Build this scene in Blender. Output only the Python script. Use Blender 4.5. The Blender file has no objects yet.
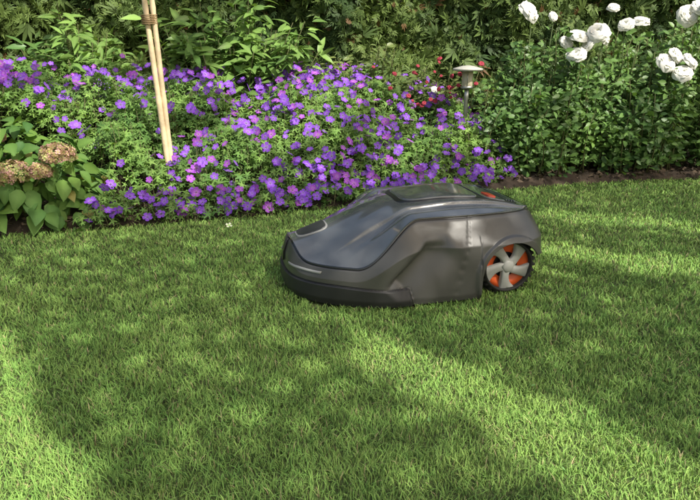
import bpy, math, numpy as np
from mathutils import Vector, Matrix
from mathutils.bvhtree import BVHTree
R = np.random.default_rng(7)
scene = bpy.context.scene
COL = scene.collection
def rad(a): return math.radians(a)
def sm(t):
    t = np.clip(t, 0, 1); return t*t*(3-2*t)

# ------------------------------------------------------------- noise
_grids = {}
def vnoise(x, y, freq, seed=0):
    if seed not in _grids:
        _grids[seed] = np.random.default_rng(1000+seed).random((128, 128))
    g = _grids[seed]
    X = np.asarray(x)*freq+500.3; Y = np.asarray(y)*freq+500.7
    xi = np.floor(X).astype(int); yi = np.floor(Y).astype(int)
    fx = X-xi; fy = Y-yi
    fx = fx*fx*(3-2*fx); fy = fy*fy*(3-2*fy)
    a = g[xi % 128, yi % 128]; b = g[(xi+1) % 128, yi % 128]
    c = g[xi % 128, (yi+1) % 128]; d = g[(xi+1) % 128, (yi+1) % 128]
    return (a*(1-fx)+b*fx)*(1-fy)+(c*(1-fx)+d*fx)*fy

# ------------------------------------------------------------- mesh helpers
def empty(name, loc=(0, 0, 0), rz=0):
    e = bpy.data.objects.new(name, None); e.empty_display_size = .1
    e.location = loc; e.rotation_euler = (0, 0, rz); COL.objects.link(e); return e

def mesh_obj(name, V, F, mat, col=None, parent=None, smooth=False, attrs=None):
    V = np.asarray(V, dtype=np.float32); F = np.asarray(F, dtype=np.int32)
    k = F.shape[1]
    me = bpy.data.meshes.new(name)
    me.vertices.add(len(V)); me.vertices.foreach_set("co", V.ravel())
    me.loops.add(F.size); me.loops.foreach_set("vertex_index", F.ravel())
    me.polygons.add(len(F)); me.polygons.foreach_set("loop_start", np.arange(0, F.size, k, dtype=np.int32))
    if smooth: me.polygons.foreach_set("use_smooth", np.ones(len(F), dtype=bool))
    me.update(calc_edges=True)
    if col is not None:
        ca = me.color_attributes.new("Col", 'FLOAT_COLOR', 'POINT')
        c4 = np.ones((len(V), 4), dtype=np.float32); c4[:, :3] = col
        ca.data.foreach_set("color", c4.ravel())
    if attrs:
        for n, a in attrs.items():
            at = me.attributes.new(n, 'FLOAT', 'POINT')
            at.data.foreach_set("value", np.asarray(a, dtype=np.float32))
    me.validate()
    ob = bpy.data.objects.new(name, me)
    if mat: me.materials.append(mat)
    COL.objects.link(ob)
    if parent: ob.parent = parent
    return ob

def nrmz(a):
    return a/np.maximum(np.linalg.norm(a, axis=-1, keepdims=True), 1e-9)

def scatter_arrays(tpl, pos, nrm, scale, col, tang=None):
    TV, TF, TC = tpl
    N = len(pos); nrm = nrmz(nrm)
    if tang is None: tang = R.normal(size=(N, 3))
    t = nrmz(tang-nrm*np.sum(tang*nrm, axis=1, keepdims=True))
    b = np.cross(nrm, t)
    s = np.asarray(scale).reshape(-1, 1, 1)*np.ones((N, 1, 1))
    V = pos[:, None, :]+s*(TV[None, :, 0:1]*t[:, None]+TV[None, :, 1:2]*b[:, None]+TV[None, :, 2:3]*nrm[:, None])
    F = TF[None]+(np.arange(N)*len(TV))[:, None, None]
    C = col[:, None, :]*TC[None]
    return V.reshape(-1, 3), F.reshape(-1, 3), C.reshape(-1, 3)

def join_arrays(lst):
    Vs, Fs, Cs, o = [], [], [], 0
    for V, F, C in lst:
        Vs.append(V); Fs.append(F+o); Cs.append(C); o += len(V)
    return np.concatenate(Vs), np.concatenate(Fs), np.concatenate(Cs)

def fan(outline, centre=(0, 0, 0), ccol=(1, 1, 1), ocol=(1, 1, 1)):
    n = len(outline)
    V = np.array([centre]+list(outline), float)
    F = np.array([[0, i+1, (i+1) % n+1] for i in range(n)])
    C = np.array([ccol]+[ocol]*n, float)
    return V, F, C

# templates -----------------------------------------------------
def tpl_lobed():
    pts = []
    for i in range(5):
        a = rad(-130+i*65)
        for da, r in ((-17, .36), (-7, .92), (7, 1.0)):
            aa = a+rad(da+5); pts.append((r*math.cos(aa)*.5, r*math.sin(aa)*.5, -.12*r*r))
    pts.append((-.08, 0, 0))
    return fan(pts, (0, 0, 0.02), (1.15, 1.15, 1.1), (.92, .95, .9))
def tpl_ovate(w=.3, fold=.08, droop=.15, prof=((0, 0), (.15, .55), (.38, 1), (.62, .85), (.85, .4), (1, 0))):
    V = []; F = []; C = []
    for x, k in prof:
        z = -droop*x*x
        V += [(x, -w*k*.5-1e-4, z+fold*k), (x, 0, z), (x, w*k*.5+1e-4, z+fold*k)]
        C += [(.95, .98, .95), (1.22, 1.18, 1.2), (.95, .98, .95)]
    for i in range(len(prof)-1):
        a = i*3; b = a+3
        F += [(a, b, b+1), (a, b+1, a+1), (a+1, b+1, b+2), (a+1, b+2, a+2)]
    return np.array(V, float), np.array(F), np.array(C, float)
def tpl_petalflower(np_=5, pale=(1.5, 2.5, 1.15)):
    parts = []
    for i in range(np_):
        a = 2*math.pi*i/np_
        ol = []
        for r, w, z in ((.08, -.05, 0), (.30, -.20, .05), (.47, -.17, .07), (.50, 0, .05), (.47, .17, .07), (.30, .20, .05), (.08, .05, 0)):
            ol.append((r*math.cos(a)-w*math.sin(a), r*math.sin(a)+w*math.cos(a), z+.004*i))
        V, F, C = fan(ol, (.3*math.cos(a), .3*math.sin(a), .035), (1.05, 1.1, 1.05), (1, 1, 1))
        C[1] = pale; C[7] = pale
        parts.append((V, F, C))
    ol = [(.055*math.cos(k*1.257), .055*math.sin(k*1.257), .03) for k in range(5)]
    V, F, C = fan(ol, (0, 0, .1), (1.5, 4, .9), (1.6, 3, .8))
    parts.append((V, F, C))
    return join_arrays(parts)
def tpl_spray():
    parts = []
    for a, l in ((-48, .55), (-24, .8), (0, 1), (24, .8), (48, .55)):
        c, s = math.cos(rad(a)), math.sin(rad(a)); w = .085
        pts = [(0, 0), (.5*l, -w), (l, 0), (.5*l, w)]
        V = np.array([(x*c-y*s, x*s+y*c, .10*x*(1 if a > 0 else -.5)-.15*x*x) for x, y in pts])
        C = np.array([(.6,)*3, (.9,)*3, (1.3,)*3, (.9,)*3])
        parts.append((V, np.array([(0, 1, 2), (0, 2, 3)]), C))
    return join_arrays(parts)
def tpl_rose():
    parts = []
    rr = np.random.default_rng(3)
    for ring, (n, r, tilt, h) in enumerate(((7, .5, 76, .0), (7, .45, 60, .03), (6, .38, 42, .06), (5, .29, 26, .09), (4, .2, 12, .13))):
        for i in range(n):
            a = 2*math.pi*(i+.5*ring)/n+rr.uniform(-.15, .15)
            g = []
            rj = r*rr.uniform(.84, 1.08)
            for u in (0, .3, .6, .85, 1.0):
                row = []
                for v in (-1, -.55, 0, .55, 1):
                    ang = rad(tilt)*(.4+.6*u)+(.35 if u == 1 else 0)
                    uu = u*(1-.16*v*v*u)
                    rad_ = .04+rj*uu*math.sin(ang)
                    z = h*.6+rj*uu*math.cos(ang)*.95
                    wv = v*(.22+.42*math.sin(math.pi*min(1, u*.72+.08)))*rj*1.25
                    rad2 = rad_*(1-.22*v*v)
                    row.append((rad2*math.cos(a)-wv*math.sin(a), rad2*math.sin(a)+wv*math.cos(a), z+.05*rj*v*v+rr.uniform(-.015, .015)))
                g.append(row)
            V = np.array(g).reshape(-1, 3); F = []
            for u in range(4):
                for v in range(4):
                    p = u*5+v; F += [(p, p+5, p+6), (p, p+6, p+1)]
            C = np.repeat(np.array([(.8, .82, .6), (.92, .93, .80), (1, 1, .94), (1, 1, 1), (1, 1, 1)]), 5, axis=0)
            parts.append((V, np.array(F), C))
    return join_arrays(parts)
LOBED = tpl_lobed(); OVATE = tpl_ovate(.55, prof=((0, 0), (.25, .85), (.6, .9), (1, 0))); LANCE = tpl_ovate(.34, .05, .3); BIGLEAF = tpl_ovate(.66, .09, .35)
GFLOWER = tpl_petalflower(); SPRAY = tpl_spray(); ROSE = tpl_rose()
FLORET = tpl_petalflower(4, (.8, 1, .6))

def tube(path, r0, r1, sides=5, col=(1, 1, 1)):
    P = np.array(path, float); n = len(P)
    T = nrmz(np.gradient(P, axis=0))
    ref = np.array([.3, .9, .1]) if abs(T[0][2]) > .7 else np.array([0, 0, 1.])
    A = nrmz(np.cross(T, ref)); B = np.cross(T, A)
    V = []; F = []
    for i in range(n):
        r = r0+(r1-r0)*i/(n-1)
        for k in range(sides):
            a = 2*math.pi*k/sides
            V.append(P[i]+r*(math.cos(a)*A[i]+math.sin(a)*B[i]))
    for i in range(n-1):
        for k in range(sides):
            a = i*sides+k; b = i*sides+(k+1) % sides
            F += [(a, b, b+sides), (a, b+sides, a+sides)]
    top = (n-1)*sides
    for k in range(1, sides-1): F += [(top, top+k, top+k+1), (0, k+1, k)]
    return np.array(V), np.array(F), np.tile(np.array(col, float), (len(V), 1))

# ------------------------------------------------------------- materials
def newmat(name):
    m = bpy.data.materials.new(name); m.use_nodes = True
    nt = m.node_tree; nt.nodes.clear()
    out = nt.nodes.new('ShaderNodeOutputMaterial')
    return m, nt, out
def leafmat(name, rough=.5, transl=.3, spec=.4, tw=(1.25, 1.15, .5), up=0):
    m, nt, out = newmat(name)
    at = nt.nodes.new('ShaderNodeAttribute'); at.attribute_name = 'Col'
    p = nt.nodes.new('ShaderNodeBsdfPrincipled')
    p.inputs['Roughness'].default_value = rough
    p.inputs['Specular IOR Level'].default_value = spec
    nt.links.new(at.outputs['Color'], p.inputs['Base Color'])
    nrm = None
    if up:   # soft, upward-bent shading normals (many tiny rounded blades act like a soft pile)
        ge = nt.nodes.new('ShaderNodeNewGeometry')
        sc_ = nt.nodes.new('ShaderNodeVectorMath'); sc_.operation = 'SCALE'; sc_.inputs['Scale'].default_value = 1-up
        nt.links.new(ge.outputs['Normal'], sc_.inputs[0])
        ad = nt.nodes.new('ShaderNodeVectorMath'); ad.operation = 'ADD'; ad.inputs[1].default_value = (0, 0, up)
        nt.links.new(sc_.outputs[0], ad.inputs[0])
        no = nt.nodes.new('ShaderNodeVectorMath'); no.operation = 'NORMALIZE'
        nt.links.new(ad.outputs[0], no.inputs[0]); nrm = no.outputs[0]
        nt.links.new(nrm, p.inputs['Normal'])
    if transl > 0:
        tr = nt.nodes.new('ShaderNodeBsdfTranslucent')
        v2 = nt.nodes.new('ShaderNodeVectorMath'); v2.operation = 'MULTIPLY'; v2.inputs[1].default_value = tw
        nt.links.new(at.outputs['Color'], v2.inputs[0]); nt.links.new(v2.outputs[0], tr.inputs['Color'])
        mx = nt.nodes.new('ShaderNodeMixShader'); mx.inputs[0].default_value = transl
        nt.links.new(p.outputs[0], mx.inputs[1]); nt.links.new(tr.outputs[0], mx.inputs[2])
        nt.links.new(mx.outputs[0], out.inputs[0])
    else: nt.links.new(p.outputs[0], out.inputs[0])
    return m
def plainmat(name, col, rough=.5, metal=0, spec=.5, coat=0, bump=0, bscale=300, var=.1, vscale=8):
    m, nt, out = newmat(name)
    p = nt.nodes.new('ShaderNodeBsdfPrincipled')
    p.inputs['Roughness'].default_value = rough; p.inputs['Metallic'].default_value = metal
    p.inputs['Specular IOR Level'].default_value = spec; p.inputs['Coat Weight'].default_value = coat
    p.inputs['Coat Roughness'].default_value = .08
    tc = nt.nodes.new('ShaderNodeTexCoord')
    no = nt.nodes.new('ShaderNodeTexNoise'); no.inputs['Scale'].default_value = vscale; no.inputs['Detail'].default_value = 6
    nt.links.new(tc.outputs['Object'], no.inputs['Vector'])
    cr = nt.nodes.new('ShaderNodeValToRGB')
    c = np.array(col)
    cr.color_ramp.elements[0].position = .3; cr.color_ramp.elements[1].position = .7
    cr.color_ramp.elements[0].color = (*(c*(1-var)), 1); cr.color_ramp.elements[1].color = (*(c*(1+var)), 1)
    nt.links.new(no.outputs['Fac'], cr.inputs[0]); nt.links.new(cr.outputs[0], p.inputs['Base Color'])
    if bump:
        n2 = nt.nodes.new('ShaderNodeTexNoise'); n2.inputs['Scale'].default_value = bscale
        nt.links.new(tc.outputs['Object'], n2.inputs['Vector'])
        b = nt.nodes.new('ShaderNodeBump'); b.inputs['Strength'].default_value = bump; b.inputs['Distance'].default_value = .002
        nt.links.new(n2.outputs['Fac'], b.inputs['Height']); nt.links.new(b.outputs[0], p.inputs['Normal'])
    nt.links.new(p.outputs[0], out.inputs[0])
    return m

M_grass = leafmat('grass_blades', .5, .22, .3, (1.2, 1.1, .6), up=.76)
M_leaf = leafmat('geranium_leaf', .5, .25, .35, up=.3)
M_petal = leafmat('petal', .6, .3, .2, (1, 1, 1))
M_white = leafmat('white_petal', .6, .2, .2, (1, 1, .95))
M_gloss = leafmat('glossy_leaf', .42, .2, .4, up=.2)
M_hyd = leafmat('hydrangea_leaf', .6, .25, .3)
M_thuja = leafmat('conifer_leaf', .6, .15, .3)
M_stem = leafmat('stem', .6, 0, .3)
M_tree = leafmat('tree_leaf', .5, .12, .3)
M_ground = plainmat('lawn_soil', (.10, .13, .04), .95, bump=1, bscale=120, var=.4, vscale=20)
M_soil = plainmat('bed_soil', (.06, .043, .03), .95, bump=1, bscale=60, var=.5, vscale=25)
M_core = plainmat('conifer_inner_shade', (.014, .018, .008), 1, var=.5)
M_bark = plainmat('bark', (.12, .085, .06), .9, bump=1, bscale=40, var=.4)

# ------------------------------------------------------------- lighting
EL = 50
S = Vector((math.cos(rad(EL))*math.sqrt(.5), -math.cos(rad(EL))*math.sqrt(.5), math.sin(rad(EL))))
Sn = np.array(S)
w = bpy.data.worlds.new("World"); scene.world = w; w.use_nodes = True
nt = w.node_tree
bg = nt.nodes['Background']
sky = nt.nodes.new('ShaderNodeTexSky'); sky.sky_type = 'NISHITA'; sky.sun_disc = False
sky.sun_elevation = rad(EL); sky.sun_rotation = rad(135)
sky.air_density = 1.6; sky.dust_density = 6; sky.ozone_density = .4
nt.links.new(sky.outputs[0], bg.inputs[0]); bg.inputs[1].default_value = .15
sl = bpy.data.lights.new('sun', 'SUN'); sl.energy = 5; sl.angle = rad(.5); sl.color = (1, .96, .86)
so = bpy.data.objects.new('sun', sl); COL.objects.link(so)
so.rotation_euler = S.to_track_quat('Z', 'Y').to_euler(); so.location = (4, -4, 6)

# ------------------------------------------------------------- camera
cam = bpy.data.cameras.new('camera'); cam.sensor_width = 36; cam.lens = 31.17
cam.clip_end = 500; cam.clip_start = .02
co = bpy.data.objects.new('camera', cam); COL.objects.link(co)
co.location = (0, 0, .7); co.rotation_euler = (rad(90-18.3), 0, 0)
scene.camera = co
scene.view_settings.view_transform = 'Standard'; scene.view_settings.look = 'None'; scene.view_settings.exposure = 0

# ------------------------------------------------------------- ground / bed
EX = np.array([-8, -4, -2.2, -1.377, -.64, -.27, .787, 1.4, 1.978, 3, 8])
EY = np.array([1.2, 1.75, 2.07, 2.28, 2.5, 2.65, 3.11, 3.28, 3.38, 3.52, 4.0])
def E(x):
    return (np.interp(x-.12, EX, EY)+np.interp(x+.12, EX, EY)+np.interp(x, EX, EY))/3
n = 60
gx, gy = np.meshgrid(np.linspace(-40, 40, n), np.linspace(-40, 40, n), indexing='ij')
V = np.stack([gx, gy, 0*gx], -1).reshape(-1, 3)
ii = np.arange(n*n).reshape(n, n)
F = np.stack([ii[:-1, :-1], ii[1:, :-1], ii[1:, 1:], ii[:-1, 1:]], -1).reshape(-1, 4)
mesh_obj('ground', V, F, M_ground)
nx, ny = 500, 70
xs = np.linspace(-7, 8, nx); us = np.linspace(0, 1, ny)
X, U = np.meshgrid(xs, us, indexing='ij')
e = E(X)+.03*(vnoise(X, 0*X, 6, 3)-.5)
Y = e+U**1.3*(6.0-e)
Z = .004+.035*sm((Y-e)/.08)+.02*(vnoise(X, Y, 20, 4)-.5)*sm((Y-e)/.08)+.015*(vnoise(X, Y, 50, 5)-.5)*sm((Y-e)/.08)
ii = np.arange(nx*ny).reshape(nx, ny)
F = np.stack([ii[:-1, :-1], ii[1:, :-1], ii[1:, 1:], ii[:-1, 1:]], -1).reshape(-1, 4)
mesh_obj('flower_bed_soil', np.stack([X, Y, Z], -1).reshape(-1, 3), F, M_soil, smooth=True)
N = 3000
px = R.uniform(-3, 4, N); py = E(px)+R.uniform(-.02, .5, N)
tri = (np.array([(-.5, -.2, 0), (.5, -.25, .05), (.4, .25, 0), (-.45, .2, .08)]), np.array([(0, 1, 2), (0, 2, 3)]), np.ones((4, 3)))
nr = R.normal(size=(N, 3))*.4+[0, 0, 1]
c = np.array([.12, .088, .06])*R.uniform(.4, 1.8, (N, 1))
V, F, C = scatter_arrays(tri, np.stack([px, py, .045+0*px], 1), nr, R.uniform(.012, .04, N), c)
mesh_obj('bark_mulch', V, F, M_stem, C)

# ------------------------------------------------------------- grass
MX, MY, MA = -.205, 1.768, rad(14)
def tolocal(x, y):
    dx = x-MX; dy = y-MY
    return dx*math.cos(MA)+dy*math.sin(MA), -dx*math.sin(MA)+dy*math.cos(MA)
def grass():
    M = 3400000
    x = R.uniform(-4.5, 4.5, M); y = R.uniform(-1.2, 4.0, M)
    area = 9*5.2
    d = np.sqrt(x*x+y*y+.49)
    inview = (y > .68) & (np.abs(x) < .62*y+.2)
    dens = np.where(inview, 95000*np.minimum(1, (1.1/d))**1.9, 3500)
    keep = R.random(M) < dens*area/M
    keep &= y < E(x)+.035*vnoise(x, y, 15, 8)
    lx, ly = tolocal(x, y)
    keep &= ~((lx > .05) & (lx < .72) & (np.abs(ly) < .215) & (R.random(M) < .97))
    x = x[keep]; y = y[keep]; d = d[keep]; N = len(x); inv = inview[keep]
    hn = vnoise(x, y, 5, 1)*.35+vnoise(x, y, 28, 2)*.65
    h = (.013+.010*hn)*R.uniform(.55, 1.25, N)
    wd = R.uniform(.0006, .00115, N)*(1+.8*np.maximum(0, d-1.1))*np.where(inv, 1, 2.4)
    a = R.uniform(0, 2*math.pi, N)
    la = vnoise(x, y, 7, 9)*6+R.normal(0, 2.2, N)
    lean = R.gamma(2.2, .26, N)
    L = np.stack([np.cos(la), np.sin(la)], 1)*lean[:, None]
    W = np.stack([np.cos(a), np.sin(a)], 1)*wd[:, None]
    base = np.stack([x, y], 1)
    V = np.zeros((N, 5, 3), np.float32)
    V[:, 0, :2] = base-W; V[:, 1, :2] = base+W
    mid = base+L*h[:, None]*.42
    zz = 1/np.sqrt(1+lean**2*.6)
    V[:, 2, :2] = mid-W*.85; V[:, 3, :2] = mid+W*.85; V[:, 2:4, 2] = (h*.6*zz)[:, None]
    V[:, 4, :2] = base+L*h[:, None]*1.05; V[:, 4, 2] = h*zz*.97
    F = np.array([(0, 1, 3), (0, 3, 2), (2, 3, 4)])[None]+(np.arange(N)*5)[:, None, None]
    t = np.clip(.25*vnoise(x, y, 3.2, 6)+.35*vnoise(x, y, 14, 7)+.2+R.normal(0, .22, N), 0, 1)[:, None]
    c = (1-t)*np.array([.27, .53, .12])+t*np.array([.50, .73, .19])
    dead = R.random(N) < .04
    c[dead] = np.array([.66, .58, .30])
    c *= R.uniform(.78, 1.18, (N, 1))
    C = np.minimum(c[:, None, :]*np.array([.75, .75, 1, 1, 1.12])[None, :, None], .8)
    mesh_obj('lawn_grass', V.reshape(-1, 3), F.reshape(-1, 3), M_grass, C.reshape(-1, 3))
    print('blades', N)
grass()
N = 300
px = R.uniform(-1.8, 2.2, N); py = R.uniform(.8, 3.1, N); k = py < E(px)-.05; px = px[k]; py = py[k]; N = len(px)
V, F, C = scatter_arrays(OVATE, np.stack([px, py, R.uniform(.010, .016, N)], 1), R.normal(size=(N, 3))*.5+[0, 0, 1], R.uniform(.007, .012, N), np.array([.20, .38, .12])*R.uniform(.6, 1.3, (N, 1)))
mesh_obj('lawn_clover', V, F, M_leaf, C)
V, F, C = scatter_arrays(FLORET, np.array([[-.49, 2.36, .025]]), np.array([[.2, -.5, 1.]]), [.028], np.array([[.8, .8, .6]]))
mesh_obj('fallen_petal', V, F, M_white, C)

# ------------------------------------------------------------- geranium
def geranium():
    P = empty('geranium_bush')
    def hyd(x, y): return (((x+1.42)/.40)**2+((y-2.52)/.34)**2)
    def top(x, y):
        q = (y-E(x))
        h = .08+.22*sm((q+.02)/.32)+.20*sm((q-.25)/.8)
        h += .14*sm((-x-1.0)/.9)*sm((q-.4)/.5)
        h *= 1-.9*sm((x-.50)/.42)*.75
        h += .18*(vnoise(x, y, 4.2, 11)-.5)*sm(q/.3)+.07*(vnoise(x, y, 12, 12)-.5)
        h -= .09*np.exp(-((x+.83)**2+(y-2.74)**2)/.012)
        return h
    def samp(N, x0=-3.2, x1=.92, ymax=1.45):
        x = R.uniform(x0, x1, N); q = R.uniform(-.05, ymax, N)
        y = E(x)+q+.11*(vnoise(x, 0*x, 5, 13)-.5)
        k = (q > -.05+.5*sm((x-.6)/.3)*.25) & (hyd(x, y) > 1)
        return x[k], y[k]
    x, y = samp(44000)
    z = top(x, y)-R.exponential(.06, len(x))
    k = z > .02; x, y, z = x[k], y[k], z[k]
    N = len(x)
    t = np.clip(vnoise(x, y, 6, 14)*.7+R.normal(.15, .2, N), 0, 1)[:, None]
    c = (1-t)*np.array([.10, .21, .055])+t*np.array([.25, .40, .10])
    c *= R.uniform(.7, 1.3, (N, 1))
    nr = np.stack([R.normal(0, .45, N), R.normal(-.35, .45, N), R.uniform(.4, 1.2, N)], 1)
    V, F, C = scatter_arrays(LOBED, np.stack([x, y, z], 1), nr, R.uniform(.024, .052, N), c)
    mesh_obj('foliage', V, F, M_leaf, C, P)
    x, y = samp(2600); z = top(x, y)
    st = []
    for i in range(len(x)):
        d = R.normal(0, .05, 2)
        st.append(tube([(x[i]-d[0], y[i]-d[1], max(.03, z[i]-.22)), (x[i]-d[0]*.3, y[i]-d[1]*.3, z[i]-.08), (x[i], y[i], z[i]+.01)], .0016, .001, 3, (.16, .16, .07)))
    V, F, C = join_arrays(st); mesh_obj('stems', V, F, M_stem, C, P)
    x, y = samp(3700, ymax=1.35)
    q = y-E(x)
    dens = .38+.95*(vnoise(x, y, 3.0, 15)-.33)
    dens = np.where((x < -.8) & (q < .40), dens*.4, dens)
    k = R.random(len(x)) < dens; x, y, q = x[k], y[k], q[k]
    z = top(x, y)+R.uniform(-.03, .055, len(x))
    xf, yf = samp(450, ymax=.22); zf = top(xf, yf)*R.uniform(.35, 1, len(xf)); yf = yf-.03
    x = np.r_[x, xf]; y = np.r_[y, yf]; z = np.r_[z, zf]
    k = z > .04; x, y, z = x[k], y[k], z[k]; N = len(x)
    nr = np.stack([R.normal(.1, .45, N), R.normal(-.65, .45, N), R.uniform(.3, 1.1, N)], 1)
    c = np.array([.31, .10, .74])*R.uniform(.7, 1.2, (N, 1)); pk = R.random(N) < .25
    c[pk] = c[pk]*np.array([1.35, 1.0, .88])
    V, F, C = scatter_arrays(GFLOWER, np.stack([x, y, z], 1), nr, R.uniform(.028, .052, N), c)
    mesh_obj('flowers', V, F, M_petal, C, P)
geranium()

# ------------------------------------------------------------- hydrangea
def hydrangea():
    P = empty('hydrangea_bush')
    st = []
    cx, cy = -1.42, 2.52
    heads = [(-1.31, 2.34, .235, .070), (-1.16, 2.40, .300, .066), (-1.42, 2.40, .37, .055), (-1.40, 2.33, .20, .055), (-1.75, 2.5, .33, .065), (-1.22, 2.36, .24, .045)]
    for hx, hy, hz, r in heads:
        st.append(tube([(cx+R.normal(0, .06), cy+R.normal(0, .05), .02), (.5*(cx+hx), .5*(cy+hy), hz*.6), (hx, hy, hz-.02)], .006, .004, 6, (.16, .18, .07)))
    V, F, C = join_arrays(st); mesh_obj('stems', V, F, M_stem, C, P)
    N = 480
    a = R.uniform(0, 2*math.pi, N); rr = np.sqrt(R.uniform(0, 1, N))
    x = cx+.37*rr*np.cos(a); y = cy+.24*rr*np.sin(a)
    z = (.44-.24*rr**2)*R.uniform(.3, 1.02, N)
    out = np.stack([np.cos(a)*rr, np.sin(a)*rr-.25, 0*a-.1], 1)+R.normal(0, .4, (N, 3))
    nr = np.stack([np.cos(a)*rr*.5, np.sin(a)*rr*.5-.25, .9+0*a], 1)+R.normal(0, .35, (N, 3))
    t = R.random((N, 1))
    c = (1-t)*np.array([.06, .15, .04])+t*np.array([.17, .30, .06])
    y_ = R.random(N) < .06; c[y_] = np.array([.32, .30, .09])
    V, F, C = scatter_arrays(BIGLEAF, np.stack([x, y, z], 1), nr, R.uniform(.05, .105, N), c, tang=out)
    mesh_obj('foliage', V, F, M_hyd, C, P)
    fl = []
    for hx, hy, hz, r in heads:
        M = 210
        d = nrmz(R.normal(size=(M, 3))); d[:, 2] = np.abs(d[:, 2])*1.1-.35; d = nrmz(d)
        p = np.array([hx, hy, hz])+d*r*[1, 1, .75]*R.uniform(.85, 1.08, (M, 1))
        pal = np.array([[.55, .42, .22], [.50, .46, .22], [.66, .38, .34], [.38, .24, .14]])[R.integers(0, 4, M)]
        fl.append(scatter_arrays(FLORET, p, d+R.normal(0, .3, (M, 3)), R.uniform(.017, .026, M), pal*R.uniform(.7, 1.3, (M, 1))))
    V, F, C = join_arrays(fl); mesh_obj('flower_heads', V, F, M_petal, C, P)
hydrangea()

# ------------------------------------------------------------- hedge
def hedge():
    P = empty('conifer_hedge')
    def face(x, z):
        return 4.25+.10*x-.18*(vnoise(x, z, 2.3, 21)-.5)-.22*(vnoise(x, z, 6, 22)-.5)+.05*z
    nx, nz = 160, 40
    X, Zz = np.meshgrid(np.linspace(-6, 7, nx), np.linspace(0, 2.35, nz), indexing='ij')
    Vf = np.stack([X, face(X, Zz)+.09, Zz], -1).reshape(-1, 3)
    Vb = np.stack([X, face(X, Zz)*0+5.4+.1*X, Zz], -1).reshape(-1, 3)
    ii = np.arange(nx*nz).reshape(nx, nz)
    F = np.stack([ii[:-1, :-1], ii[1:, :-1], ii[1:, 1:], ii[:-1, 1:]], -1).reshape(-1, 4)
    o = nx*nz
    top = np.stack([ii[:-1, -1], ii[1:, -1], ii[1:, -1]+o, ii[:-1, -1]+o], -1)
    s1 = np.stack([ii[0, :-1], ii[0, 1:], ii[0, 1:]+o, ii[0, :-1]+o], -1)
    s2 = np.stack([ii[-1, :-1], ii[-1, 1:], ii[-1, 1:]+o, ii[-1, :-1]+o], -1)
    mesh_obj('inner_shade_core', np.r_[Vf, Vb], np.r_[F, F+o, top, s1, s2], M_core, parent=P, smooth=True)  # solid slab behind the sprays, the hedge's inner shade put into its dark colour
    def add(N, x0, x1, z0, z1, sc):
        x = R.uniform(x0, x1, N); z = R.uniform(z0, z1, N)
        y = face(x, z)+R.normal(0, .035, N)-.01
        t = np.clip(vnoise(x, z, 5, 23)*.8+vnoise(x, z, 17, 24)*.4-.2+R.normal(0, .12, N), 0, 1)[:, None]
        c = (1-t)*np.array([.05, .095, .03])+t*np.array([.20, .29, .07])
        b = R.random(N) < .03; c[b] = np.array([.16, .09, .035])
        nr = np.stack([R.normal(0, .7, N), R.normal(-.8, .4, N), R.normal(.2, .5, N)], 1)
        tg = np.stack([R.normal(0, .5, N), R.normal(-.5, .3, N), R.uniform(-.6, 1., N)], 1)
        return scatter_arrays(SPRAY, np.stack([x, y, z], 1), nr, R.uniform(.6, 1.25, N)*sc, c, tang=tg)
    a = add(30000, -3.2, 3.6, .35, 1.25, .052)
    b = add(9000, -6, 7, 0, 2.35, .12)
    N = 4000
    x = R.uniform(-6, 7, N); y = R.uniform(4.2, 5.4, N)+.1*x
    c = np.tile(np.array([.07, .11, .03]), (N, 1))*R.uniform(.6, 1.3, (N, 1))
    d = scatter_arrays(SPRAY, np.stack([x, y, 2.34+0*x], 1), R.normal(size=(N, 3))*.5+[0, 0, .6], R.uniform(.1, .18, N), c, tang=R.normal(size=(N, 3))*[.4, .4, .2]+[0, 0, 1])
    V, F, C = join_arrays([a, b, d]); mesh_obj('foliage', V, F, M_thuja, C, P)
hedge()

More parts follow.
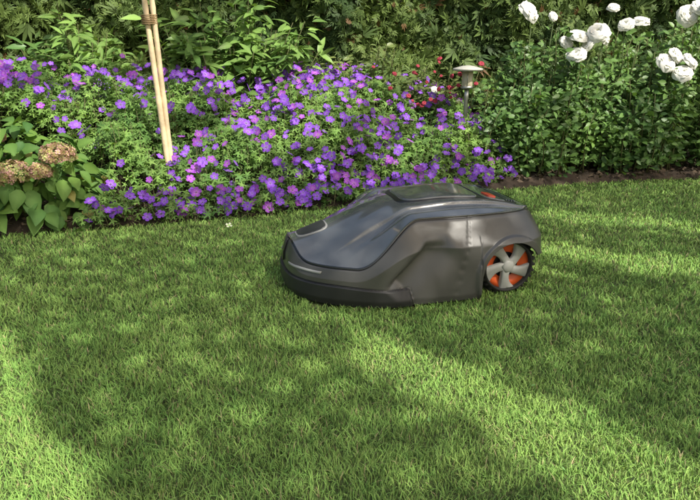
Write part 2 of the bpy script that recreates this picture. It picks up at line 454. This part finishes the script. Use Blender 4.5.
# ------------------------------------------------------------- leafy bushes in front of hedge
def bush(name, cx, cy, rx, ry, z0, z1, nshoot, leafn, tpl, lsize, cA, cB, mat, erect=.9, pnoise=31, umin=.35, base=.35, bend=.02, front=0, face=-.35, jit=.35):
    P = empty(name)
    st = []; pos = []; nr = []; tg = []
    for i in range(nshoot):
        a = R.uniform(0, 2*math.pi); r = math.sqrt(R.random())
        bx = cx+rx*base*r*math.cos(a)+R.normal(0, .03); by = cy+ry*base*r*math.sin(a)
        tx = cx+rx*r*math.cos(a); ty = cy+ry*r*math.sin(a)
        tz = (z1-(z1-z0)*.35*r*r)*R.uniform(.62, 1.05)
        if front: tz *= 1-front*max(0, -math.sin(a)*r)*R.uniform(.4, 1)
        p0 = np.array([bx, by, .03]); p1 = np.array([.5*(bx+tx)+R.normal(0, bend), .5*(by+ty)+R.normal(0, bend*.5), tz*.6]); p2 = np.array([tx, ty, tz])
        uu = np.linspace(0, 1, 6)[:, None]
        st.append(tube((1-uu)**2*p0+2*uu*(1-uu)*p1+uu*uu*p2, .0045, .0018, 4, (.12, .13, .05)))
        for k in range(leafn):
            u = R.uniform(umin, 1)**.85
            p = (1-u)**2*p0+2*u*(1-u)*p1+u*u*p2
            aa = R.uniform(0, 2*math.pi)
            o = np.array([math.cos(aa), math.sin(aa), R.uniform(-.5, .6)])
            pos.append(p+o*R.uniform(0, .07)); tg.append(o)
            nr.append(np.array([-.3*math.cos(aa), -.3*math.sin(aa)+face, erect])+R.normal(0, jit, 3))
    V, F, C = join_arrays(st); mesh_obj('stems', V, F, M_stem, C, P)
    pos = np.array(pos); N = len(pos)
    t = np.clip(vnoise(pos[:, 0], pos[:, 2], 6, pnoise)*.6+R.uniform(0, .5, N), 0, 1)[:, None]
    c = ((1-t)*np.array(cA)+t*np.array(cB))*R.uniform(.8, 1.2, (N, 1))
    V, F, C = scatter_arrays(tpl, pos, np.array(nr), R.uniform(.6, 1.2, N)*lsize, c, tang=np.array(tg))
    mesh_obj('foliage', V, F, mat, C, P)
    return P
bush('peony_bush', -.72, 3.72, .55, .22, .4, .98, 55, 28, LANCE, .105, (.09, .19, .05), (.25, .40, .10), M_gloss)
bush('peony_bush', -1.62, 3.75, .40, .22, .4, .93, 38, 28, LANCE, .095, (.08, .18, .05), (.22, .36, .09), M_gloss)
bush('astilbe_plant', .15, 3.85, .35, .15, .3, .72, 40, 26, OVATE, .05, (.08, .14, .045), (.20, .25, .08), M_gloss)
kw = dict(umin=.06, base=.85, bend=.05, front=.55, erect=.6, face=-.6, jit=.5)
cA, cB = (.05, .12, .038), (.17, .30, .07)
rp = [bush('rose_bush', 1.05, 3.52, .36, .28, .2, .80, 80, 62, OVATE, .044, cA, cB, M_gloss, **kw),
      bush('rose_bush', 1.58, 3.62, .40, .28, .2, .90, 95, 62, OVATE, .044, cA, cB, M_gloss, **kw),
      bush('rose_bush', 2.20, 3.72, .44, .28, .2, .97, 95, 62, OVATE, .044, cA, cB, M_gloss, **kw),
      bush('rose_bush', 2.95, 3.82, .45, .28, .2, .95, 60, 60, OVATE, .05, cA, cB, M_gloss, **kw),
      bush('red_rose_bush', .50, 3.72, .22, .15, .2, .62, 26, 40, OVATE, .038, (.08, .11, .035), (.16, .20, .06), M_gloss)]
roses = [(0, .985, 3.50, .915, .135), (0, 1.25, 3.50, .795, .12), (1, 1.33, 3.46, .81, .13), (0, 1.22, 3.45, .695, .115), (1, 1.39, 3.5, .785, .11), (0, 1.20, 3.52, .75, .09), (0, 1.28, 3.48, .735, .09),
         (1, 1.49, 3.5, .845, .09), (1, 1.58, 3.5, .865, .10), (2, 1.84, 3.5, .89, .125), (2, 1.90, 3.5, .94, .13), (2, 1.74, 3.45, .65, .12), (2, 1.80, 3.47, .68, .10),
         (2, 1.81, 3.42, .60, .115), (2, 1.87, 3.46, .66, .11), (2, 1.93, 3.46, .90, .12), (2, 1.93, 3.44, .73, .07), (1, 1.44, 3.55, .93, .07), (0, 1.12, 3.55, .88, .06), (4, .49, 3.55, .49, .05), (3, 2.6, 3.6, .85, .1), (3, 2.9, 3.55, .7, .1), (3, 3.1, 3.6, .9, .1)]
for b in range(5):
    rr = [r for r in roses if r[0] == b]
    if not rr: continue
    pos = np.array([r[1:4] for r in rr]); sc = np.array([r[4] for r in rr]); N = len(pos)
    nr = np.stack([R.normal(.1, .5, N), R.normal(-.6, .25, N), R.uniform(.5, 1, N)], 1)
    V, F, C = scatter_arrays(ROSE, pos-nrmz(nr)*sc[:, None]*.3, nr, sc, np.tile([.92, .91, .86], (N, 1)))
    mesh_obj('white_blooms', V, F, M_white, C, rp[b], smooth=True)
    st = [tube([(p[0]+R.normal(0, .04), p[1]+.08, .25), (p[0]+R.normal(0, .03), p[1]+.06, p[2]*.6), (p[0], p[1]+.01, p[2]-.02)], .0035, .002, 5, (.12, .17, .06)) for p in pos]
    V, F, C = join_arrays(st); mesh_obj('bloom_canes', V, F, M_stem, C, rp[b])
N = 30
pos = np.stack([.48+R.normal(0, .13, N), 3.6+R.normal(0, .05, N), R.uniform(.38, .66, N)], 1)
V, F, C = scatter_arrays(ROSE, pos, R.normal(size=(N, 3))*.4+[0, -.6, .6], R.uniform(.016, .034, N), np.tile([.55, .08, .12], (N, 1)))
mesh_obj('red_blooms', V, F, M_petal, C, rp[4])

# ------------------------------------------------------------- stakes
M_wood = plainmat('pale_wood', (.74, .58, .37), .7, bump=.6, bscale=80, var=.25, vscale=14)
M_string = plainmat('jute_string', (.3, .2, .1), .9)
def stake(name, a, b, r):
    a = np.array(a); b = np.array(b)
    P = empty(name)
    npt = 60; pts = [a+(b-a)*i/(npt-1) for i in range(npt)]
    V, F, C = tube(pts, 1, 1, 12)
    V = V.reshape(npt, 12, 3)
    for i in range(npt):
        z = i/(npt-1)*7.0; node = math.exp(-((z % 1-.5)/.05)**2)
        rr = r*(1+.16*node)*(1.05-.1*i/npt)
        V[i] = pts[i]+(V[i]-pts[i])*rr
    mesh_obj('cane', V.reshape(-1, 3), F, M_wood, parent=P, smooth=True)
    return P
sp = stake('bamboo_stake', (-.828, 2.77, .0), (-.905, 2.81, 1.35), .0120)
stake('bamboo_stake', (-.822, 2.795, .0), (-.858, 2.79, 1.35), .0110)
pts = []
for i in range(70):
    a = i*.55; pts.append((-.866+.034*math.cos(a), 2.795+.024*math.sin(a), .80+i*.0006))
V, F, C = tube(pts, .0022, .0022, 5)
mesh_obj('string_tie', V, F, M_string, parent=sp, smooth=True)

# ------------------------------------------------------------- lathe
def lathe(name, prof, mat, parent, loc=(0, 0, 0), seg=40, axis='Z', smooth=True):
    V = []; F = []
    for r, z in prof:
        for k in range(seg):
            a = 2*math.pi*k/seg
            if axis == 'Z': V.append((loc[0]+r*math.cos(a), loc[1]+r*math.sin(a), loc[2]+z))
            else: V.append((loc[0]+r*math.cos(a), loc[1]+z, loc[2]+r*math.sin(a)))
    for i in range(len(prof)-1):
        for k in range(seg):
            F.append((i*seg+k, i*seg+(k+1) % seg, (i+1)*seg+(k+1) % seg, (i+1)*seg+k))
    return mesh_obj(name, V, F, mat, parent=parent, smooth=smooth)
M_steel = plainmat('brushed_steel', (.5, .5, .48), .35, metal=.9)
M_cap = plainmat('lamp_cap_paint', (.50, .49, .44), .45)
M_glass = plainmat('frosted_glass', (.5, .45, .33), .25)
lamp = empty('garden_lamp', (.647, 3.47, 0))
lathe('post', [(.0, 0), (.012, 0), (.012, .44), (.013, .445), (.013, .50), (0, .5)], M_steel, lamp)
lathe('lamp_glass', [(0, .5), (.028, .5), (.030, .505), (.030, .588), (0, .588)], M_glass, lamp)
lathe('lamp_collar', [(.02, .495), (.034, .495), (.034, .507), (.02, .507)], M_steel, lamp)
lathe('cap', [(0, .588), (.07, .588), (.081, .592), (.083, .597), (.079, .602), (.03, .615), (0, .618)], M_cap, lamp)
for k in range(3):
    a = k*2.1+.4
    V, F, C = tube([(.031*math.cos(a), .031*math.sin(a), .5), (.031*math.cos(a), .031*math.sin(a), .59)], .002, .002, 6)
    mesh_obj('rib_%d' % k, V, F, M_steel, parent=lamp)

# ------------------------------------------------------------- mower
def mower():
    P = empty('robotic_lawn_mower', (MX, MY, .002), MA)
    XC = .37
    b_ = lambda x: .276-.040*sm((.30-x)/.30)
    hx = np.linspace(-.1, .9, 400)
    hz = np.interp(hx, [0, .07, .2, .33, .48, .66, .77], [.166, .190, .232, .262, .277, .277, .262])
    kk = np.ones(31)/31; hzs = np.convolve(np.pad(hz, 15, mode='edge'), kk, 'valid')
    Hc = lambda x: np.interp(x, hx, hzs)
    def zsf(x, y):
        return .112+.130*sm((x-.17)/.19)-.02*sm((x-.71)/.1)+.044*np.exp(-(y/.10)**4)*(1-sm(x/.22))
    psf = lambda x: .955-.185*sm((x-.17)/.20)
    NT = 900
    th = np.linspace(0, 2*math.pi, NT, endpoint=False)
    c = np.cos(th); s = np.sin(th)
    nn = np.where(c < 0, 2.75, 4.6)
    cx = np.sign(c)*np.abs(c)**(2/nn); sy = np.sign(s)*np.abs(s)**(2/nn)
    A = np.where(c < 0, .37, .422)
    def pt(rho):
        rx = np.where(c < 0, rho, 1-(1-rho)*.42)
        x = XC+A*rx*cx; return x, b_(x)*rho*sy
    x1, y1 = pt(np.ones(NT))
    ps = psf(x1)
    xs_, ys_ = pt(ps); zs = zsf(xs_, ys_)
    AX, AZ, AR = .638, .066, .102
    dx = np.abs(x1-AX)
    arch = np.where(dx < AR, AZ+np.sqrt(np.maximum(0, AR**2-dx**2)), 0)
    rear = .118
    ZB = .008
    z0 = np.where(x1 > AX, np.maximum(arch, rear), np.maximum(ZB, arch))
    z0 = np.where(np.abs(y1) < .14, np.where(x1 > .5, rear, ZB), z0)
    rows = []; hood = []; bmp = []
    NW = 90
    for i in range(NW+1):
        t = i/NW
        z = z0+(zs-z0)*t
        tt = np.clip((z-.02)/(zs-.02), 0, 1)
        # two-facet flank with a crisp crease about two thirds up
        pro = np.where(tt < .66, .16*(tt/.66)**1.4, .16+.84*((np.maximum(tt, .66)-.66)/.34)**1.05)
        rho = 1-(1-ps)*pro
        rho = rho-.014*np.exp(-((1-tt)/.025)**2)-.02*sm((.03-z)/.025)
        x, y = pt(rho)
        ox = np.sign(cx)*np.abs(cx)**(nn-1)/A; oy = np.sign(sy)*np.abs(sy)**(nn-1)/.26
        l = np.sqrt(ox**2+oy**2); ox = ox/l; oy = oy/l
        px, pz = x-.285, z-.085
        ux, uz = .72, .69
        al = px*ux+pz*uz; pe = -px*uz+pz*ux
        wdt = np.where(pe > 0, .011, .062)
        d = -.027*np.exp(-(np.abs(pe)/wdt)**1.9)*sm((al+.05)/.05)*(1-sm((al-.14)/.05))
        # moulded panel line running up the flank behind the hollow
        d += -.0025*np.exp(-((x-.475-.25*(z-.1))/.0022)**2)*sm((z-.02)/.01)
        da = np.sqrt((x-AX)**2+(z-AZ)**2)-AR
        d += .009*sm((.020-da)/.006)*(np.abs(y) > .12)
        bm = np.minimum(.066-z-.010*sm((x-.1)/.2), (.325-x-.25*(z-.03))*.6)
        d += .007*sm(bm/.002+.2)
        d += -.003*np.exp(-(bm/.0015)**2)
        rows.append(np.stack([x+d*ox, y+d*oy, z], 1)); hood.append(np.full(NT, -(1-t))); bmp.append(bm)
    NP = 80
    for i in range(1, NP+1):
        ra = 1-(i/NP)
        ra = ra if i < NP else 1e-4
        lip = .015*np.exp(-((1-ra)/.020)**2)
        rx = np.where(c < 0, ps*ra, (1-(1-ps)*.42)*ra)+lip
        x = XC+A*rx*cx; y = b_(x)*(ps*ra+lip)*sy
        z = zs+(Hc(x)-zs)*(1-ra**2.4)+.004*np.exp(-((1-ra)/.02)**2)
        yc_ = .125+.03*sm((.35-x)/.3)
        z = z-.009*sm((np.abs(y)-yc_)/.004)*sm((x-.12)/.1)*(1-sm((np.abs(y)-yc_-.02)/.03))
        rows.append(np.stack([x, y, z], 1)); hood.append(np.full(NT, 1-ra)); bmp.append(np.full(NT, -.1))
    V = np.concatenate(rows); nr_ = len(rows)
    ii = np.arange(nr_*NT).reshape(nr_, NT); jj = np.roll(ii, -1, axis=1)
    F = np.stack([ii[:-1], jj[:-1], jj[1:], ii[1:]], -1).reshape(-1, 4)
    m, nt, out = newmat('mower_shell_plastic')
    p = nt.nodes.new('ShaderNodeBsdfPrincipled')
    ah = nt.nodes.new('ShaderNodeAttribute'); ah.attribute_name = 'hood'
    ab = nt.nodes.new('ShaderNodeAttribute'); ab.attribute_name = 'bmp'
    def math_(op, a, b=None):
        n_ = nt.nodes.new('ShaderNodeMath'); n_.operation = op
        for k, v in enumerate((a, b)):
            if v is None: continue
            if isinstance(v, (int, float)): n_.inputs[k].default_value = v
            else: nt.links.new(v, n_.inputs[k])
        return n_.outputs[0]
    ishood = math_('GREATER_THAN', ah.outputs['Fac'], 0.0)
    isb = math_('GREATER_THAN', ab.outputs['Fac'], 0.0)
    seam = math_('LESS_THAN', math_('ABSOLUTE', ah.outputs['Fac']), .020)
    seamb = math_('LESS_THAN', math_('ABSOLUTE', ab.outputs['Fac']), .0011)
    sea = math_('MAXIMUM', seam, seamb)
    def mix(f, a, b):
        n_ = nt.nodes.new('ShaderNodeMix'); n_.data_type = 'RGBA'
        nt.links.new(f, n_.inputs[0])
        for k, v in ((6, a), (7, b)):
            if isinstance(v, tuple): n_.inputs[k].default_value = (*v, 1)
            else: nt.links.new(v, n_.inputs[k])
        return n_.outputs[2]
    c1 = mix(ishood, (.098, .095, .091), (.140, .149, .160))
    c2 = mix(isb, c1, (.030, .030, .031))
    c3 = mix(sea, c2, (.010, .010, .010))
    nt.links.new(c3, p.inputs['Base Color'])
    tc = nt.nodes.new('ShaderNodeTexCoord')
    nz = nt.nodes.new('ShaderNodeTexNoise'); nz.inputs['Scale'].default_value = 14; nz.inputs['Detail'].default_value = 5
    nt.links.new(tc.outputs['Object'], nz.inputs['Vector'])
    rg = math_('ADD', math_('MULTIPLY', nz.outputs['Fac'], .12), math_('SUBTRACT', .26, math_('MULTIPLY', ishood, .18)))
    rg = math_('ADD', rg, math_('MULTIPLY', isb, .2))
    nt.links.new(rg, p.inputs['Roughness'])
    p.inputs['Metallic'].default_value = .1; p.inputs['Specular IOR Level'].default_value = .6
    nt.links.new(math_('MULTIPLY', ishood, 1.0), p.inputs['Coat Weight']); p.inputs['Coat Roughness'].default_value = .04
    nb = nt.nodes.new('ShaderNodeTexNoise'); nb.inputs['Scale'].default_value = 700
    nt.links.new(tc.outputs['Object'], nb.inputs['Vector'])
    bu = nt.nodes.new('ShaderNodeBump'); bu.inputs['Distance'].default_value = .0006
    nt.links.new(nb.outputs['Fac'], bu.inputs['Height'])
    nt.links.new(math_('SUBTRACT', .25, math_('MULTIPLY', ishood, .24)), bu.inputs['Strength'])
    nt.links.new(bu.outputs[0], p.inputs['Normal'])
    nt.links.new(p.outputs[0], out.inputs[0])
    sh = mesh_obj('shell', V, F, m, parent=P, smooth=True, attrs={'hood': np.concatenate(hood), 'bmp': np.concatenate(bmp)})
    so_ = sh.modifiers.new('thick', 'SOLIDIFY'); so_.thickness = .005; so_.offset = -1
    bvh = BVHTree.FromPolygons([tuple(v) for v in V], [tuple(f) for f in F])
    def H(x, y):
        r = bvh.ray_cast(Vector((x, y, 1)), Vector((0, 0, -1)))
        return r[0].z if r[0] else .1
    M_dark = plainmat('dark_plastic', (.022, .022, .024), .3, bump=.1)
    M_panel = plainmat('gloss_grey_plastic', (.12, .128, .14), .14, coat=1)
    M_hatch = plainmat('hatch_plastic', (.05, .052, .056), .3)
    M_light = plainmat('light_strip', (.36, .36, .35), .3)
    M_rubber = plainmat('rubber', (.03, .029, .027), .8, bump=.5)
    M_spoke = plainmat('silver_plastic', (.38, .38, .36), .4)
    M_orange = plainmat('orange_plastic', (.70, .11, .025), .4)
    M_red = plainmat('red_plastic', (.55, .06, .03), .35)
    def patch(name, x0, x1, w0, w1, off, mat, n=4, yc=0):
        NA = 120; rr = [0.001]+list(np.linspace(.06, .93, 20))+[.965, .985, 1.0, 1.0]
        V = []; F = []; last = len(rr)
        for ri, r in enumerate(rr):
            for k in range(NA):
                a = 2*math.pi*k/NA
                cc, ss = math.cos(a), math.sin(a)
                px = math.copysign(abs(cc)**(2/n), cc)*r; py = math.copysign(abs(ss)**(2/n), ss)*r
                x = (x0+x1)/2+px*(x1-x0)/2; u = (px+1)/2
                y = yc+py*(w0+(w1-w0)*u)
                z = H(x, y)+off
                if ri == last-2: z -= off*.35
                if ri == last-1: z -= off+.004
                V.append((x, y, z))
        for i in range(len(rr)-1):
            for k in range(NA):
                F.append((i*NA+k, i*NA+(k+1) % NA, (i+1)*NA+(k+1) % NA, (i+1)*NA+k))
        return mesh_obj(name, V, F, mat, parent=P, smooth=True)
    patch('lid_surround', .34, .735, .095, .118, .002, M_dark, 6)
    patch('lid', .355, .60, .085, .104, .006, M_panel, 6)
    patch('control_recess', .615, .69, .098, .106, .004, M_panel, 6)
    patch('stop_button', .635, .668, .028, .030, .007, M_red, 4, yc=-.045)
    for k in range(4):
        patch('vent_rib_%d' % (k+1), .697+.009*k, .7015+.009*k, .08, .08, .005, M_panel, 6)
    patch('front_hatch_rim', .040, .135, .034, .050, .003, M_light, 4, yc=.004)
    patch('front_hatch', .044, .130, .031, .046, .0055, M_hatch, 4, yc=.005)
    V = []; F = []
    for i in range(9):
        z = .085+.07*i/8
        for j in range(5):
            y = (-.013+.0065*j)*(1-.25*abs(i/4-1)**3)
            r = bvh.ray_cast(Vector((-.5, y, z)), Vector((1, 0, 0)))
            V.append((r[0].x-.003, y, z))
    for i in range(8):
        for j in range(4): F.append((i*5+j, i*5+j+1, (i+1)*5+j+1, (i+1)*5+j))
    bd = mesh_obj('nose_badge', V, F, M_dark, parent=P); mo = bd.modifiers.new('s', 'SOLIDIFY'); mo.thickness = .004; mo.offset = 0
    for sg, nm in ((1, 'light_strip_far'), (-1, 'light_strip_near')):
        V = []; F = []
        for i in range(24):
            y = sg*(.07+.11*i/23)
            for z in (.093, .096, .100):
                r = bvh.ray_cast(Vector((-.5, y, z+.0)), Vector((1, 0, 0)))
                V.append((r[0].x-.002, y, z))
        for i in range(23):
            for j in range(2): F.append((i*3+j, i*3+j+1, (i+1)*3+j+1, (i+1)*3+j))
        o = mesh_obj(nm, V, F, M_light, parent=P, smooth=True); mo = o.modifiers.new('s', 'SOLIDIFY'); mo.thickness = .003; mo.offset = 0
    V = []; F = []
    prof = [(0.0, .045), (.85, .045), (1, .055), (1, .10), (.8, .112), (0, .115)]
    for r, z in prof:
        for k in range(64):
            a = 2*math.pi*k/64; cc, ss = math.cos(a), math.sin(a)
            V.append((.43+.28*r*math.copysign(abs(cc)**.4, cc), .165*r*math.copysign(abs(ss)**.4, ss), z))
    for i in range(len(prof)-1):
        for k in range(64): F.append((i*64+k, i*64+(k+1) % 64, (i+1)*64+(k+1) % 64, (i+1)*64+k))
    mesh_obj('chassis', V, F, M_dark, parent=P)
    for sg in (-1, 1):
        nm = 'near' if sg < 0 else 'far'
        cxw, cz = .640, .084
        yo = .235*sg; yi = .178*sg
        TR = .083
        prof = [(.060, yi), (TR-.006, yi), (TR, yi+.006*sg), (TR+.002, .5*(yi+yo)), (TR-.001, yo-.008*sg), (TR-.006, yo), (TR-.010, yo+.001*sg), (TR-.012, yo-.004*sg), (TR-.013, yo-.018*sg)]
        lathe('tyre_'+nm, prof, M_rubber, P, (cxw, 0, cz), 72, 'Y')
        V = []; F = []
        for k in range(28):
            a = 2*math.pi*k/28
            for (r, yy, da) in ((TR-.003, yi, -.05), (TR-.003, yi, .05), (TR-.003, yo-.003*sg, .05), (TR-.003, yo-.003*sg, -.05), (TR+.006, yi+.003*sg, -.035), (TR+.006, yi+.003*sg, .035), (TR+.006, yo-.006*sg, .035), (TR+.006, yo-.006*sg, -.035)):
                V.append((cxw+r*math.cos(a+da), yy, cz+r*math.sin(a+da)))
            o = k*8
            F += [(o, o+1, o+5, o+4), (o+1, o+2, o+6, o+5), (o+2, o+3, o+7, o+6), (o+3, o, o+4, o+7), (o+4, o+5, o+6, o+7)]
        mesh_obj('tread_'+nm, V, F, M_rubber, parent=P)
        lathe('rim_back_'+nm, [(0, yo-.030*sg), (.071, yo-.030*sg)], M_dark, P, (cxw, 0, cz), 48, 'Y')
        lathe('rim_'+nm, [(.040, yo-.026*sg), (.056, yo-.020*sg), (.071, yo-.014*sg), (.071, yo-.03*sg)], M_orange, P, (cxw, 0, cz), 48, 'Y')
        lathe('hub_'+nm, [(0, yo-.001*sg), (.014, yo-.002*sg), (.020, yo-.007*sg), (.022, yo-.024*sg)], M_spoke, P, (cxw, 0, cz), 32, 'Y')
        V = []; F = []
        for k in range(5):
            a0 = 2*math.pi*k/5+.62
            segs = 8
            for i in range(segs+1):
                u = i/segs; r = .012+.063*u; wd = .0140-.002*math.sin(u*3.1)+.017*u**2.5
                a = a0+.42*u*sg*-1
                cxx, czz = cxw+r*math.cos(a), cz+r*math.sin(a)
                tx, tz = -math.sin(a), math.cos(a)
                yv = yo-.004*sg-.004*sg*u
                V += [(cxx-tx*wd, yv-.012*sg, czz-tz*wd), (cxx-tx*wd*.8, yv, czz-tz*wd*.8), (cxx, yv-.003*sg, czz), (cxx+tx*wd*.8, yv, czz+tz*wd*.8), (cxx+tx*wd, yv-.012*sg, czz+tz*wd)]
            o = k*(segs+1)*5
            for i in range(segs):
                for j in range(4):
                    p_ = o+i*5+j; F.append((p_, p_+1, p_+6, p_+5))
        mesh_obj('spokes_'+nm, V, F, M_spoke, parent=P)
        lathe('castor_'+nm, [(0, .10*sg), (.03, .10*sg), (.034, .105*sg), (.034, .125*sg), (.03, .13*sg), (0, .13*sg)], M_rubber, P, (.17, 0, .034), 32, 'Y')
mower()

# ------------------------------------------------------------- unseen shade trees behind the viewer, leaves carved to shape the sun streaks
def seg_lit(gx_, gy_, a, b, w0, w1):
    a = np.array(a); b = np.array(b); d = b-a; L2 = d@d
    u = ((gx_-a[0])*d[0]+(gy_-a[1])*d[1])/L2
    uc = np.clip(u, 0, 1)
    dist = np.hypot(gx_-a[0]-uc*d[0], gy_-a[1]-uc*d[1])
    return dist < (w0+(w1-w0)*uc)
def lit(x, y):
    wx = x+.10*(vnoise(x, y, 6, 41)-.5)+.05*(vnoise(x, y, 16, 42)-.5); wy = y+.10*(vnoise(x, y, 6, 43)-.5)+.05*(vnoise(x, y, 16, 44)-.5)
    r = seg_lit(wx, wy, (.05, 1.34), (.64, .72), .065, .145)
    r |= seg_lit(wx, wy, (-.94, 1.32), (-.52, .72), .12, .13)
    r |= seg_lit(wx, wy, (.70, 2.14), (1.5, 1.70), .10, .13)
    r |= seg_lit(wx, wy, (.85, 2.60), (1.9, 2.22), .07, .10)
    bed = y > E(x)+.20
    n_ = vnoise(x, y, 3.2, 45)*.6+vnoise(x, y, 8, 46)*.4
    r |= bed & (n_ > .38)
    r |= (x > .15) & (y > 3.7) & (n_ > .12)
    return r
cs = .046
gx, gy = np.meshgrid(np.arange(-3.2, 4.0, cs), np.arange(-.4, 5.8, cs), indexing='ij')
gx = gx.ravel(); gy = gy.ravel()
al = []
for rep, frac in enumerate((1.0, .75)):
    x = gx+R.uniform(-cs/2, cs/2, len(gx)); y = gy+R.uniform(-cs/2, cs/2, len(gx))
    k = (~lit(x, y)) & (R.random(len(x)) < frac)  # leaves left out wherever the ground should be sunlit
    x = x[k]; y = y[k]
    z = R.uniform(4.0, 5.4, len(x))
    al.append(np.stack([x+Sn[0]/Sn[2]*z, y+Sn[1]/Sn[2]*z, z], 1))
pos = np.concatenate(al)
trunks = [(2.4, -4.6), (6.0, -2.6)]
dd = np.stack([np.hypot(pos[:, 0]-t[0], pos[:, 1]-t[1]) for t in trunks], 1)
own = dd.argmin(1)
for ti, t in enumerate(trunks):
    P = empty('shade_tree')
    pp = pos[own == ti]; N = len(pp)
    nr = Sn[None]*1.0+R.normal(0, .40, (N, 3))
    c = np.array([.07, .12, .03])*R.uniform(.6, 1.5, (N, 1))
    T2 = (OVATE[0]-np.array([.5, 0, 0]), OVATE[1], OVATE[2])
    V, F, C = scatter_arrays(T2, pp, nr, R.uniform(.062, .080, N), c)
    mesh_obj('shade_crown', V, F, M_tree, C, P)
    br = [tube([(t[0], t[1], 0), (t[0]+.05, t[1]+.03, 1.6), (t[0]-.03, t[1], 3.4), (t[0], t[1], 5.0)], .14, .05, 12)]
    for i in range(14):
        q = pp[R.integers(0, N)]; z0_ = R.uniform(3.0, 4.6)
        m_ = (np.array([t[0], t[1], z0_])+q)/2+[0, 0, .25]
        br.append(tube([(t[0], t[1], z0_), m_, q], .02, .006, 6))
    V, F, C = join_arrays(br); mesh_obj('trunk_and_limbs', V, F, M_bark, parent=P, smooth=True)
